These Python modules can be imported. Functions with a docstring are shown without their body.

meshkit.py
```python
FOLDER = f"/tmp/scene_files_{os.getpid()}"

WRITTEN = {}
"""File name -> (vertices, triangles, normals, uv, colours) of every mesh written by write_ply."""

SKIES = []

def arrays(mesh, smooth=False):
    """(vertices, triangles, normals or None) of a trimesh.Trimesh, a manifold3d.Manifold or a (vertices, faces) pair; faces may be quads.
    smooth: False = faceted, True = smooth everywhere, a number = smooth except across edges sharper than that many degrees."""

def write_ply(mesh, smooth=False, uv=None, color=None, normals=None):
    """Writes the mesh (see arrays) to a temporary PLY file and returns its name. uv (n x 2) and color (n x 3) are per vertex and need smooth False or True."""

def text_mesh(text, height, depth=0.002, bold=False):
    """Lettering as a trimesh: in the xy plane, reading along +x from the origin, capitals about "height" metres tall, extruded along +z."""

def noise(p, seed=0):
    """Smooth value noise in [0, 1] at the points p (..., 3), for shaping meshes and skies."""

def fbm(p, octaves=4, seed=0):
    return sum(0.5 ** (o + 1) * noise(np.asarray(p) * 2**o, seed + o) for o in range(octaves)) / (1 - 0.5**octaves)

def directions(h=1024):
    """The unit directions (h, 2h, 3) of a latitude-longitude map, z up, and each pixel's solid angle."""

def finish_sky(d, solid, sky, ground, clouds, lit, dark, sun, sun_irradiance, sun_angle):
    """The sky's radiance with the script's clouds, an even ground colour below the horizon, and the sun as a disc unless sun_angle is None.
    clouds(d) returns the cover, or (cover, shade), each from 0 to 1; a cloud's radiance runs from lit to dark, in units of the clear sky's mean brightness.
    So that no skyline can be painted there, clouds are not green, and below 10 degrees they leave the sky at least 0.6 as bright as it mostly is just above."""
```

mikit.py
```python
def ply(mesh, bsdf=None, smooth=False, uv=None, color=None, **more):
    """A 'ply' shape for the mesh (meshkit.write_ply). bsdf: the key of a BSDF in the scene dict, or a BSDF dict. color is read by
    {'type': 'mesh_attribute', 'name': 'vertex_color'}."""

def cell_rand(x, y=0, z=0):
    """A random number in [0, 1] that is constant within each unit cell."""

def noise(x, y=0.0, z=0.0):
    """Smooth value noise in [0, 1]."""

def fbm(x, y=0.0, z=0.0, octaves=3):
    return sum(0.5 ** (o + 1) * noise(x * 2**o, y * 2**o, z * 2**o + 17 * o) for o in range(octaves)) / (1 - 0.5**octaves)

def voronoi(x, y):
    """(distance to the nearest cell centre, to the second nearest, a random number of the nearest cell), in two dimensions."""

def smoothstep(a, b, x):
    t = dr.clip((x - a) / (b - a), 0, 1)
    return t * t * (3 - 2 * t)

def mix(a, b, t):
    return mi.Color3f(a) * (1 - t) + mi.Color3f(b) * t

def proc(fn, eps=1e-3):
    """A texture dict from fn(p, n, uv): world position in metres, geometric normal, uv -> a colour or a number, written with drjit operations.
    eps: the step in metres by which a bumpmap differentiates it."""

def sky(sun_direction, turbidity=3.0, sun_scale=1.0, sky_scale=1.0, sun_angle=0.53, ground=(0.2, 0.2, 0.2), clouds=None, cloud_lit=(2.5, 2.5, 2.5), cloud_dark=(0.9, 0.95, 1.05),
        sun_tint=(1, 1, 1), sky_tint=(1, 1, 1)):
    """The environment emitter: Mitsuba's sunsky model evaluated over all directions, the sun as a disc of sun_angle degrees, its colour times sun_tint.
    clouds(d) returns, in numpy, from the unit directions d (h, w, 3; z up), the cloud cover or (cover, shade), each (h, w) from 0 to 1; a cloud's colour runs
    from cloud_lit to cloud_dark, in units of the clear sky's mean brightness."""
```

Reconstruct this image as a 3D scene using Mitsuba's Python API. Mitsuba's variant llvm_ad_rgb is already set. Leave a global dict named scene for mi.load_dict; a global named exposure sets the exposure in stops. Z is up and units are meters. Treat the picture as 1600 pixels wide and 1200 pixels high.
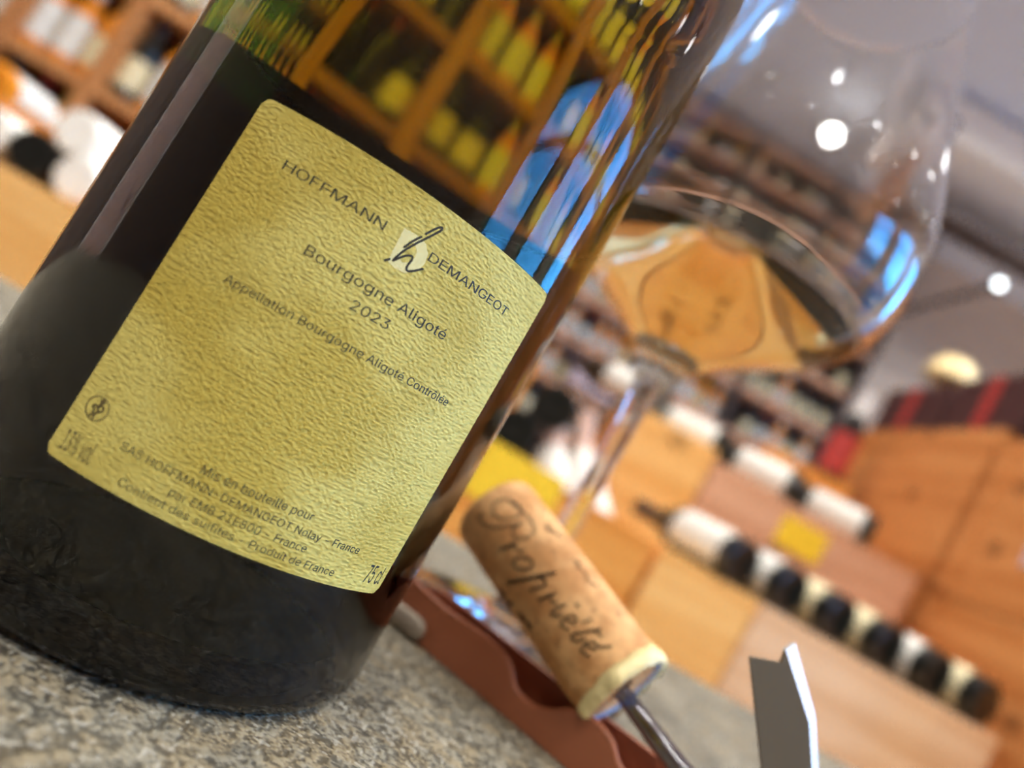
import math, random
import numpy as np, trimesh, mitsuba as mi, drjit as dr
import mikit, meshkit
from mikit import noise, fbm, voronoi, smoothstep, mix
from shapely.geometry import Polygon, LineString, Point, box as sbox
from shapely import affinity, union_all

random.seed(7)
T = mi.ScalarTransform4f
scene, labels = {}, {}

# ---------------------------------------------------------------- camera, sky, exposure
F, ROLL, PITCH, TABLE = 1164.0, math.radians(30.0), math.radians(4.28), 0.90
EYE = np.array([0, 0, TABLE + 0.0553])
cp, sp, cr, sr = math.cos(PITCH), math.sin(PITCH), math.cos(ROLL), math.sin(ROLL)
fwd, up0 = np.array([0, cp, sp]), np.array([0, -sp, cp])
up = -sr * np.array([1, 0, 0]) + cr * up0
scene['camera'] = {'type': 'thinlens', 'fov': math.degrees(2 * math.atan(800 / F)), 'fov_axis': 'x',
                   'to_world': T().look_at(origin=EYE.tolist(), target=(EYE + fwd).tolist(), up=up.tolist()),
                   'aperture_radius': 0.0015, 'focus_distance': 0.1145, 'near_clip': 0.01, 'far_clip': 100.0}
exposure = -0.22
LAMP = (335.0, 322.0, 292.0)          # ceiling spots
scene['sky'] = mikit.sky((-0.6, -0.5, 0.62), turbidity=2.5, sun_scale=0.0, sky_scale=62.0, sky_tint=(0.30, 0.95, 1.35), ground=(0.12, 0.16, 0.22))


# ---------------------------------------------------------------- materials
def rgb(c):
    """sRGB 0-255 -> linear."""
    x = np.array(c, float) / 255
    return np.where(x < 0.04045, x / 12.92, ((x + 0.055) / 1.055) ** 2.4).tolist()


def val(c):
    return {'type': 'rgb', 'value': rgb(c)}


def pr(name, c, rough=0.5, spec=0.5, metal=0.0, **k):
    tex = c if isinstance(c, dict) else val(c)
    scene['mat_' + name] = {'type': 'twosided', 'b': {'type': 'principled', 'base_color': tex, 'roughness': rough, 'specular': spec, 'metallic': metal, **k}}


def bump(name, inner, fn, scale, eps=1e-4):
    scene['mat_' + name] = {'type': 'twosided', 'b': {'type': 'bumpmap', 'arbitrary': mikit.proc(fn, eps), 'scale': scale, 'bsdf': inner}}


def wood(name, a, b, along='x', f=1.0, rough=0.55):
    A, B = rgb(a), rgb(b)

    def fn(p, n, uv):
        q = {'x': (p.x, p.y, p.z), 'y': (p.y, p.x, p.z), 'z': (p.z, p.x, p.y)}[along]
        w = noise(q[0] * 3 * f, q[1] * 6, q[2] * 6) * 0.05
        g = fbm(q[0] * 2.2 * f, (q[1] + w) * 38 * f, (q[2] + w) * 38 * f, 3)
        fine = noise(q[0] * 12, q[1] * 260, q[2] * 260)
        kd, _, kr = voronoi(q[0] * 4.3 * f, (q[1] + q[2]) * 6.1 * f)
        knot = dr.select(kr > 0.55, 1 - smoothstep(0.05, 0.16, kd), 0.0)
        c = mix(A, B, smoothstep(0.3, 0.72, g) * 0.8 + 0.2 * fine)
        return mix(c, [x * 0.45 for x in B], knot * 0.8)
    pr(name, mikit.proc(fn), rough, 0.4)


wood('wood_pale', (226, 192, 158), (208, 164, 122))
wood('wood_orange', (224, 160, 80), (206, 132, 52))
wood('wood_gold', (236, 188, 118), (220, 160, 84))
wood('wood_pink', (214, 166, 136), (196, 144, 112))
wood('wood_side', (210, 146, 88), (184, 114, 58), 'y')
wood('wood_shelf', (196, 142, 92), (168, 112, 64))
wood('wood_post', (190, 134, 84), (160, 104, 58), 'z')
wood('wood_back', (124, 82, 62), (96, 60, 46), 'z')
wood('wood_dark', (70, 50, 42), (46, 32, 28), 'x')
wood('wood_floor', (206, 190, 168), (186, 168, 146), 'y')


def stone(p, n, uv):
    a = noise(p.x * 1900, p.y * 1900, p.z * 900)
    b = noise(p.x * 820 + 9, p.y * 820, p.z * 420)
    d = fbm(p.x * 60, p.y * 60, 3.0, 3)
    s = smoothstep(0.25, 0.75, 0.5 * a + 0.5 * b) * 0.78 + 0.22 * smoothstep(0.3, 0.7, d)
    warm = noise(p.x * 310, p.y * 310 + 40, 7.0)
    c = mix(rgb((56, 53, 46)), rgb((138, 132, 116)), s)
    c = mix(c, c * mi.Color3f(1.06, 0.97, 0.84), smoothstep(0.4, 0.75, warm))
    sp_ = smoothstep(0.78, 0.88, noise(p.x * 900 + 31, p.y * 900, 2.0))
    return mix(c, rgb((190, 186, 174)), sp_ * 0.35)


def stone_h(p, n, uv):
    return 0.6 * noise(p.x * 1900, p.y * 1900, p.z * 900) + 0.4 * noise(p.x * 820 + 9, p.y * 820, p.z * 420)


bump('table_stone', {'type': 'principled', 'base_color': mikit.proc(stone), 'roughness': 0.62, 'specular': 0.35}, stone_h, 0.0005, 2e-4)
pr('table_body', (74, 66, 58), 0.6)


def paper_h(p, n, uv):
    q = 1.0 + 0.25 * noise(p.x * 90, p.y * 90, p.z * 90)
    w = noise(p.x * 500 + 5, p.y * 500, p.z * 500) * 0.8
    a = noise(p.x * 2400 + w, p.y * 2400, p.z * 3000 + w)
    b = noise(p.x * 1300 - w, p.y * 1300 + w, p.z * 1900)
    e = 1 - dr.abs(2 * b - 1)
    return (0.5 * a + 0.6 * e) * q


def paper_c(p, n, uv):
    h = paper_h(p, n, uv)
    m = fbm(p.x * 60, p.y * 60, p.z * 60, 3)
    c = mix(rgb((184, 164, 74)), rgb((200, 186, 102)), smoothstep(0.35, 0.65, m))
    return c * (0.90 + 0.16 * smoothstep(0.3, 0.9, h))


bump('label_paper', {'type': 'principled', 'base_color': mikit.proc(paper_c), 'roughness': 0.6, 'specular': 0.35}, paper_h, 0.00018, 6e-5)
pr('label_edge', (226, 212, 150), 0.7)
pr('ink', (34, 30, 22), 0.6)
pr('ink_soft', (74, 62, 34), 0.6)
pr('cream_print', (226, 218, 160), 0.7)
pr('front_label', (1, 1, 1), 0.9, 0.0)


def diel(name, int_ior, ext_ior, tint):
    scene['mat_' + name] = {'type': 'dielectric', 'int_ior': int_ior, 'ext_ior': ext_ior, 'specular_transmittance': {'type': 'rgb', 'value': list(tint)}}


BT = (0.775, 0.712, 0.30)
diel('bottle_glass', 1.5, 1.0, BT)
diel('bottle_wine', 1.34, 1.5, BT)
diel('bottle_wine_top', 1.34, 1.0, (1, 1, 1))
diel('clear_glass', 1.5, 1.0, (0.995, 0.995, 0.995))
diel('glass_wine', 1.34, 1.5, (0.985, 0.955, 0.83))
diel('glass_wine_top', 1.34, 1.0, (0.99, 0.98, 0.92))
scene['mat_pane_glass'] = {'type': 'thindielectric', 'int_ior': 1.5}


def cork_c(p, n, uv):
    a = fbm(p.x * 220, p.y * 220, p.z * 220, 3)
    b = noise(p.x * 900, p.y * 900, p.z * 900)
    c = mix(rgb((192, 138, 86)), rgb((222, 174, 120)), smoothstep(0.3, 0.7, a))
    c = mix(c, rgb((150, 100, 60)), smoothstep(0.76, 0.9, noise(p.x * 520, p.y * 520 + 3, p.z * 520)) * 0.6)
    return c * (0.88 + 0.2 * b)


pr('cork', mikit.proc(cork_c), 0.7, 0.3)
pr('cork_ink', (44, 26, 16), 0.7, 0.2)
pr('cork_ink_faint', (96, 62, 38), 0.7, 0.2)
pr('wax', (232, 216, 160), 0.4)
pr('wax_blue', (112, 138, 176), 0.5)
pr('brown_plastic', (150, 88, 60), 0.38, 0.5)
pr('brown_inner', (146, 84, 60), 0.45, 0.4)
pr('steel', (140, 134, 138), 0.16, 0.5, 1.0)
pr('steel_matt', (132, 124, 112), 0.5, 0.5, 0.85)
pr('steel_bright', (222, 222, 224), 0.4, 0.5, 0.2)
pr('steel_dark', (120, 112, 108), 0.3, 0.5, 0.9)
pr('nub_metal', (150, 138, 124), 0.5, 0.5, 0.3)

pr('dark_bottle', (22, 24, 22), 0.12)
pr('amber_bottle', (214, 132, 34), 0.16)
pr('olive_bottle', (88, 84, 30), 0.14)
pr('white_paper', (240, 238, 230), 0.7)
pr('pink_capsule', (222, 190, 176), 0.5)
pr('white_label', (214, 214, 210), 0.6)
pr('cream_label', (218, 208, 172), 0.6)
pr('red_capsule', (140, 34, 40), 0.35)
pr('white_capsule', (232, 234, 238), 0.35)
pr('dark_capsule', (34, 30, 44), 0.3)
pr('gold_capsule', (206, 168, 92), 0.35, 0.5, 0.4)
pr('blue_capsule', (40, 78, 156), 0.35)
pr('yellow_card', (238, 200, 44), 0.6)
pr('pink_card', (204, 182, 190), 0.6)
pr('print_grey', (120, 104, 112), 0.7)
pr('dark_red_box', (66, 34, 36), 0.6)
pr('red_strip', (168, 52, 50), 0.6)
pr('wall_warm', (216, 200, 188), 0.9, 0.2)
pr('door_paint', (236, 196, 176), 0.5)
pr('wall_rear', (120, 104, 92), 0.9, 0.2)
pr('ceiling_paint', (220, 226, 240), 0.9, 0.2)
pr('soffit_paint', (244, 240, 236), 0.8, 0.2)
pr('black_metal', (30, 28, 30), 0.4)
pr('frame_dark', (52, 46, 42), 0.5)
pr('cream_shade', (238, 214, 160), 0.6)
pr('asphalt', (90, 92, 98), 0.9)
pr('facade', (120, 124, 130), 0.9)


# ---------------------------------------------------------------- mesh and scene helpers
def add(key, mesh, mat, smooth=False, label=None, cat=None, group=None, kind=None, to_world=None, **more):
    base, n = key, 0
    while key in scene:
        n += 1
        key = f'{base}_{n:03d}'
    d = mesh if isinstance(mesh, dict) else mikit.ply(mesh, 'mat_' + mat, smooth=smooth, **more)
    if to_world is not None:
        d = {**d, 'to_world': to_world}
    scene[key] = d
    tag(key, label, cat, group, kind)
    return key


def tag(key, label=None, cat=None, group=None, kind=None):
    t = {k: v for k, v in (('label', label), ('category', cat), ('group', group), ('kind', kind)) if v}
    if t:
        labels[key] = {**labels.get(key, {}), **t}


NAMES = {}


def thing(name, label, cat, group=None):
    NAMES[name] = NAMES.get(name, -1) + 1
    key = name if NAMES[name] == 0 else f'{name}_{NAMES[name]:03d}'
    tag(key, label, cat, group)
    return key


def part(parent, name, mesh, mat, smooth=False, **k):
    return add(f'{parent}__{name}', mesh, mat, smooth, **k)


def bx(x0, x1, y0, y1, z0, z1, c=0.0):
    x0, x1 = min(x0, x1), max(x0, x1)
    if c <= 0:
        m = trimesh.creation.box((x1 - x0, y1 - y0, z1 - z0))
        m.apply_translation(((x0 + x1) / 2, (y0 + y1) / 2, (z0 + z1) / 2))
        return m
    P = []
    for sx in (0, 1):
        for sy in (0, 1):
            for sz in (0, 1):
                v = np.array([[x0, x1][sx], [y0, y1][sy], [z0, z1][sz]])
                s = np.array([1 - 2 * sx, 1 - 2 * sy, 1 - 2 * sz]) * c
                P += [v + s * m_ for m_ in ((0, 1, 1), (1, 0, 1), (1, 1, 0))]
    return trimesh.convex.convex_hull(np.array(P))


def lathe(prof, n=48, a0=0.0, a1=2 * math.pi, flip=False):
    """Revolve (r, z) about z; a profile that goes up on the outside faces out."""
    p = np.array(prof, float)
    closed = abs(a1 - a0 - 2 * math.pi) < 1e-9
    m = n if closed else n + 1
    t = a0 + (a1 - a0) * np.arange(m) / n
    v = np.stack([p[:, None, 0] * np.cos(t), p[:, None, 0] * np.sin(t), np.broadcast_to(p[:, 1:2], (len(p), m))], -1).reshape(-1, 3)
    i, j = np.meshgrid(np.arange(len(p) - 1), np.arange(n), indexing='ij')
    k = (j + 1) % m
    q = np.stack([i * m + j, i * m + k, (i + 1) * m + k, (i + 1) * m + j], -1).reshape(-1, 4)
    f = np.vstack([q[:, [0, 1, 2]], q[:, [0, 2, 3]]])
    if flip:
        f = f[:, ::-1]
    a = np.linalg.norm(np.cross(v[f[:, 1]] - v[f[:, 0]], v[f[:, 2]] - v[f[:, 0]]), axis=1)
    return v, f[a > 1e-14]


def mv(m, off=(0, 0, 0), s=1.0, R=None):
    v, f = (m.vertices, m.faces) if hasattr(m, 'vertices') else m
    v = np.asarray(v) * s
    if R is not None:
        v = v @ np.asarray(R).T
    return v + np.asarray(off), np.asarray(f)


def cat(*ms):
    vs, fs, o = [], [], 0
    for m in ms:
        v, f = (m.vertices, m.faces) if hasattr(m, 'vertices') else m
        vs.append(np.asarray(v))
        fs.append(np.asarray(f) + o)
        o += len(v)
    return np.vstack(vs), np.vstack(fs)


def smooth_curve(pts, n=12):
    """Catmull-Rom through the points."""
    p = np.array(pts, float)
    p = np.vstack([2 * p[0] - p[1], p, 2 * p[-1] - p[-2]])
    out = []
    for i in range(1, len(p) - 2):
        t = np.linspace(0, 1, n, endpoint=False)[:, None]
        a, b, c, d = p[i - 1:i + 3]
        out.append(0.5 * (2 * b + (c - a) * t + (2 * a - 5 * b + 4 * c - d) * t ** 2 + (3 * b - a - 3 * c + d) * t ** 3))
    return np.vstack(out + [p[-2:-1]])


def extrude(g, h):
    g = g.buffer(0)
    return trimesh.util.concatenate([trimesh.creation.extrude_polygon(q, h, engine='earcut') for q in getattr(g, 'geoms', [g]) if q.area > 1e-9])


def tube(pts, rad, sides=10):
    import sys
    p = np.asarray(pts, float)
    t = np.gradient(p, axis=0)
    t /= np.linalg.norm(t, axis=1, keepdims=True)
    a = np.cross(t, [0.123, 0.2, 0.97])
    a /= np.linalg.norm(a, axis=1, keepdims=True)
    b = np.cross(t, a)
    g = np.arange(sides) * 2 * np.pi / sides
    r = np.broadcast_to(np.asarray(rad, float), (len(p),))
    v = p[:, None] + r[:, None, None] * (np.cos(g)[None, :, None] * a[:, None] + np.sin(g)[None, :, None] * b[:, None])
    i, j = np.meshgrid(np.arange(len(p) - 1), np.arange(sides), indexing='ij')
    k = (j + 1) % sides
    q = np.stack([i * sides + j, i * sides + k, (i + 1) * sides + k, (i + 1) * sides + j], -1).reshape(-1, 4)
    f = np.vstack([q[:, [0, 1, 2]], q[:, [0, 2, 3]]])
    n0 = len(p) * sides
    v = np.vstack([v.reshape(-1, 3), p[:1], p[-1:]])
    jj = np.arange(sides)
    kk = (jj + 1) % sides
    f = np.vstack([f, np.stack([kk, jj, 0 * jj + n0], 1), np.stack([n0 - sides + jj, n0 - sides + kk, 0 * jj + n0 + 1], 1)])
    return v, f


def RU(r, u, Y):
    """The point at depth Y that lies r right of and u above the level line through the camera's axis (in 1/F)."""
    b = u / F
    k = Y / (cp - b * sp)
    return np.array([r / F * k, Y, EYE[2] + k * (sp + b * cp)])


MM = 0.001
ORG = np.array([0, 0, TABLE])          # millimetre things stand on the table top under the camera


# ---------------------------------------------------------------- the setting
X0, X1, Y0_, Y1_, CEIL = -3.2, 4.5, -3.2, 5.45, 3.8
add('floor', bx(X0, X1, Y0_, Y1_, -0.1, 0), 'wood_floor', kind='structure', label='pale wooden shop floor')
add('ceiling', bx(X0, X1, Y0_, Y1_, CEIL, CEIL + 0.1), 'ceiling_paint', kind='structure', label='pale grey shop ceiling')
add('wall_back', bx(X0, X1, Y1_, Y1_ + 0.1, 0, CEIL), 'wall_warm', kind='structure', label='warm grey wall at the far end of the shop')
add('wall_left', bx(X0 - 0.1, X0, Y0_, Y1_, 0, CEIL), 'wall_rear', kind='structure', label='brown wall on the left')
add('wall_front', bx(X0, X1, Y0_ - 0.1, Y0_, 0, CEIL), 'wall_rear', kind='structure', label='brown wall behind the camera')
WIN = [(-2.25, -0.72), (-0.1, 1.35), (2.0, 3.3)]
WZ0, WZ1 = 0.3, 3.42
w = [bx(X1, X1 + 0.1, Y0_, Y1_, 0, WZ0), bx(X1, X1 + 0.1, Y0_, Y1_, WZ1, CEIL)]
ys = [Y0_] + [y for q in WIN for y in q] + [Y1_]
w += [bx(X1, X1 + 0.1, ys[i], ys[i + 1], WZ0, WZ1) for i in (0, 2, 4, 6)]
add('wall_right', cat(*w), 'wall_warm', kind='structure', label='wall on the right with three shop windows')
for i, (a, b) in enumerate(WIN):
    k = f'window_{i + 1}'
    t = 0.06
    fr = cat(bx(X1 - .02, X1 + .08, a, a + t, WZ0, WZ1), bx(X1 - .02, X1 + .08, b - t, b, WZ0, WZ1), bx(X1 - .02, X1 + .08, a + t, b - t, WZ0, WZ0 + t),
             bx(X1 - .02, X1 + .08, a + t, b - t, WZ1 - t, WZ1), bx(X1 - .02, X1 + .08, a + t, b - t, 2.84, 2.88))
    add(k, fr, 'frame_dark', kind='structure', label=f'dark framed shop window, {["nearest the front", "in the middle", "nearest the far end"][i]} of the right wall')
    for z0, z1 in ((WZ0 + t, 2.84), (2.88, WZ1 - t)):
        part(k, 'pane', mv((np.array([[0, a + t, z0], [0, b - t, z0], [0, b - t, z1], [0, a + t, z1]]), np.array([[0, 1, 2], [0, 2, 3]])), (X1 + .03, 0, 0)), 'pane_glass')
# what stands outside the shop windows
add('street', bx(X1 + .1, 40, -25, 30, -0.3, -0.05), 'asphalt', kind='structure', label='grey street outside the shop windows')
b = thing('opposite_building', 'low grey building across the street outside the windows', 'building')
part(b, 'facade', bx(22, 30, -25, 30, -0.05, 4.2), 'facade')

# a pale door in the left wall, mirrored in the side of the bottle
add('door_1', bx(X0, X0 + .05, 0.0, 0.8, 0.02, 2.3, .004), 'door_paint', kind='structure', label='pale pinkish door in the left wall')
part('door_1', 'handle', mv(tube(np.array([[0, .1, 1.05], [.05, .1, 1.05], [.055, .12, 1.05], [.055, .22, 1.05]]), .01, 8), (X0 + .05, 0, 0)), 'steel', True)
add('trim_1', cat(bx(X0, X0 + .07, -.1, -.005, 0, 2.42, .004), bx(X0, X0 + .07, .805, .9, 0, 2.42, .004), bx(X0, X0 + .07, -.005, .805, 2.31, 2.42, .004)), 'soffit_paint', kind='structure', label='white door frame in the left wall')
# ceiling spots: rows of housings with a lit lens
NUM = ['one', 'two', 'three', 'four', 'five', 'six', 'seven']
for ix in range(5):
    for iy in range(5):
        x, y = -1.5 + 1.3 * ix + (0.35 if iy % 2 else 0), -2.15 + 1.15 * iy
        k = thing('ceiling_spot', f'round ceiling spotlight, row {NUM[iy]} from the camera side, column {NUM[ix]} from the left', 'ceiling light', 'ceiling spotlights')
        c = (x, y, 0)
        part(k, 'housing', mv(lathe([(0.09, CEIL), (0.1, CEIL - 0.02), (0.104, CEIL - 0.1), (0.1, CEIL - 0.1), (0.094, CEIL - 0.09), (0.0, CEIL - 0.09)], 20, flip=True), c), 'black_metal', 40)
        v, f = mv(lathe([(0.0, CEIL - .096), (0.078, CEIL - .096)], 18), c)
        n = np.cross(v[f[0, 1]] - v[f[0, 0]], v[f[0, 2]] - v[f[0, 0]])
        d = mikit.ply((v, f[:, ::-1] if n[2] > 0 else f), 'mat_white_label')
        part(k, 'lens', {**d, 'emitter': {'type': 'area', 'radiance': {'type': 'rgb', 'value': list(LAMP)}}}, None)

# ---------------------------------------------------------------- table
k = thing('table', 'grey speckled stone-topped table under the bottle and glass', 'table')
part(k, 'table_top', bx(-1.1, 1.1, -0.45, 0.392, TABLE - 0.04, TABLE, 0.002), 'table_stone')
part(k, 'apron', bx(-1.0, 1.0, -0.35, 0.33, TABLE - 0.12, TABLE - 0.04), 'table_body')
for sx in (-0.95, 0.95):
    for sy in (-0.3, 0.28):
        part(k, 'leg', bx(sx - .035, sx + .035, sy - .035, sy + .035, 0, TABLE - 0.12, 0.004), 'table_body')

# ---------------------------------------------------------------- the hero bottle
BX, BY, R = -39.6, 143.1, 42.0
bo = ORG + np.array([BX, BY, 0]) * MM
hero = thing('wine_bottle', 'dark green glass wine bottle with a gold back label standing on the stone table', 'bottle')
arc = lambda cx, cz, r, a, b, n: [(cx + r * math.cos(math.radians(t)), cz + r * math.sin(math.radians(t))) for t in np.linspace(a, b, n)]
out = [(0, 3.0), (14, 2.2), (30, 1.2), (35, 0.0), (37, 0.2)] + arc(37.5, 4.7, 4.5, -80, 0, 8) + [(42, z) for z in np.linspace(6, 150, 40)]
sh = smooth_curve([(42, 150), (41, 162), (36.5, 182), (28, 203), (19.5, 224), (15.2, 245), (14.3, 270)], 6)
out += [tuple(q) for q in sh[1:]] + [(14.3, 284), (15.6, 285), (15.6, 293), (14.8, 295.5), (12, 296.2), (10, 295), (9.6, 290)]
WL = 176.0
inner = [(9.6, 290), (9.8, 270), (11.2, 245), (15.8, 224), (24.5, 203), (33, 182), (34.6, WL)]
lowi = [(34.6, WL), (37.6, 162), (38.9, 150)] + [(39, z) for z in np.linspace(146, 14, 30)] + arc(34, 12, 5, 0, -80, 6) + [(20, 8.5), (0, 9.5)]
# the front label is glued on: it takes the place of that patch of the outer surface
ov, of = lathe(out, 160)
cen = ov[of].mean(1)
deg_ = np.degrees(np.arctan2(cen[:, 1], cen[:, 0])) % 360
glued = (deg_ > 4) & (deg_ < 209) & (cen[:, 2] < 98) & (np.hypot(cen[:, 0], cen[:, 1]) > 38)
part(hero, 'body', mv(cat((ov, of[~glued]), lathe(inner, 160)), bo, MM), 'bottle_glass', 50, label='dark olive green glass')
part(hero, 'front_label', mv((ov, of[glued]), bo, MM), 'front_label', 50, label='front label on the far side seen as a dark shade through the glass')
win = thing('bottled_wine', 'white wine filling the dark green bottle to its shoulder', 'wine')
part(win, 'body', mv(lathe(lowi, 160, flip=True), bo, MM), 'bottle_wine', 50)
part(win, 'surface', mv(lathe([(0, WL), (34.6, WL)], 160, flip=True), bo, MM), 'bottle_wine_top')


def on_label(x, z, off=0.0):
    """x: degrees about the bottle (0 faces the camera's side, growing to the right), z in mm."""
    t = np.radians(x)
    return np.stack([(R + off) * np.sin(t), -(R + off) * np.cos(t), z], -1)


def label_sheet(t0, t1, z0, z1, off, rr=1.2, n=90, m=60):
    """A rounded sheet with a little thickness bent round the bottle."""
    tt = np.linspace(t0, t1, n)
    deg = math.degrees(1 / R)
    V = []
    for i, t in enumerate(tt):
        e = min(t - t0, t1 - t) / deg
        cut = rr - math.sqrt(max(rr * rr - max(rr - e, 0) ** 2, 0))
        V.append(on_label(np.full(m, t), np.linspace(z0 + cut, z1 - cut, m), off))
    v = np.vstack(V)
    i, j = np.meshgrid(np.arange(n - 1), np.arange(m - 1), indexing='ij')
    q = np.stack([i * m + j, (i + 1) * m + j, (i + 1) * m + j + 1, i * m + j + 1], -1).reshape(-1, 4)
    rim = np.concatenate([np.arange(m), np.arange(1, n) * m + m - 1, np.arange(n * m - 2, (n - 1) * m - 1, -1), np.arange(n - 2, 0, -1) * m])
    f = np.vstack([q[:, [0, 1, 2]], q[:, [0, 2, 3]]])
    return v, f, rim


LT0, LT1, LZ0, LZ1 = -13.6, 61.95, 24.0, 80.45
v, f, rim = label_sheet(LT0, LT1, LZ0, LZ1, 0.45)
bl = part(hero, 'back_label', mv((v, f), bo, MM), 'label_paper', True, label='gold textured paper back label with black print')
lo = v[rim] - (v[rim] * [1, 1, 0]) / np.linalg.norm(v[rim] * [1, 1, 0], axis=1, keepdims=True) * 0.4
nr = len(rim)
ia = np.arange(nr)
ib = (ia + 1) % nr
part(bl, 'paper_edge', mv((np.vstack([v[rim], lo]), np.vstack([np.stack([ia, ib, ib + nr], 1), np.stack([ia, ib + nr, ia + nr], 1)])), bo, MM), 'label_edge')



def wrap(mesh, off, sub=1.2):
    """Flat (degrees-free mm x, mm z, thickness) mesh -> round the bottle; x in mm of arc from the 0 direction."""
    v, f = np.array(mesh.vertices), np.array(mesh.faces)
    v, f = trimesh.remesh.subdivide_to_size(v, f, sub) if sub else (v, f)
    t = np.degrees(v[:, 0] / R)
    return mv((on_label(t, v[:, 1], off + v[:, 2] * 1.0), f), bo, MM)


D2 = math.pi / 180 * R          # mm of arc per degree


def fit_text(s, t0, t1, z0, z1, cap, bold=False, squeeze=None):
    m = meshkit.text_mesh(s, 1.0, 0.02, bold)
    b = m.bounds
    x0, x1 = t0 * D2, t1 * D2
    v = m.vertices.copy()
    u = (v[:, 0] - b[0, 0]) / (b[1, 0] - b[0, 0])
    v[:, 0] = x0 + u * (x1 - x0)
    v[:, 1] = v[:, 1] * cap + z0 + u * (z1 - z0)
    v[:, 2] = v[:, 2] / 0.02 * 0.03
    m.vertices = v
    return m


def spaced(s, t0, t1, z0, z1, cap, track=0.16):
    """Letter-spaced capitals."""
    parts, x = [], 0.0
    for ch in s:
        if ch == ' ':
            x += 0.45
            continue
        m = meshkit.text_mesh(ch, 1.0, 0.02)
        b = m.bounds
        m.apply_translation((x - b[0, 0], 0, 0))
        x += b[1, 0] - b[0, 0] + track
        parts.append(m)
    m = trimesh.util.concatenate(parts)
    m.vertices[:, 0] = t0 * D2 + m.vertices[:, 0] / (x - track) * (t1 - t0) * D2
    m.vertices[:, 1] = m.vertices[:, 1] * cap + z0 + (m.vertices[:, 0] - t0 * D2) / ((t1 - t0) * D2) * (z1 - z0)
    m.vertices[:, 2] = m.vertices[:, 2] / 0.02 * 0.03
    return m


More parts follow.
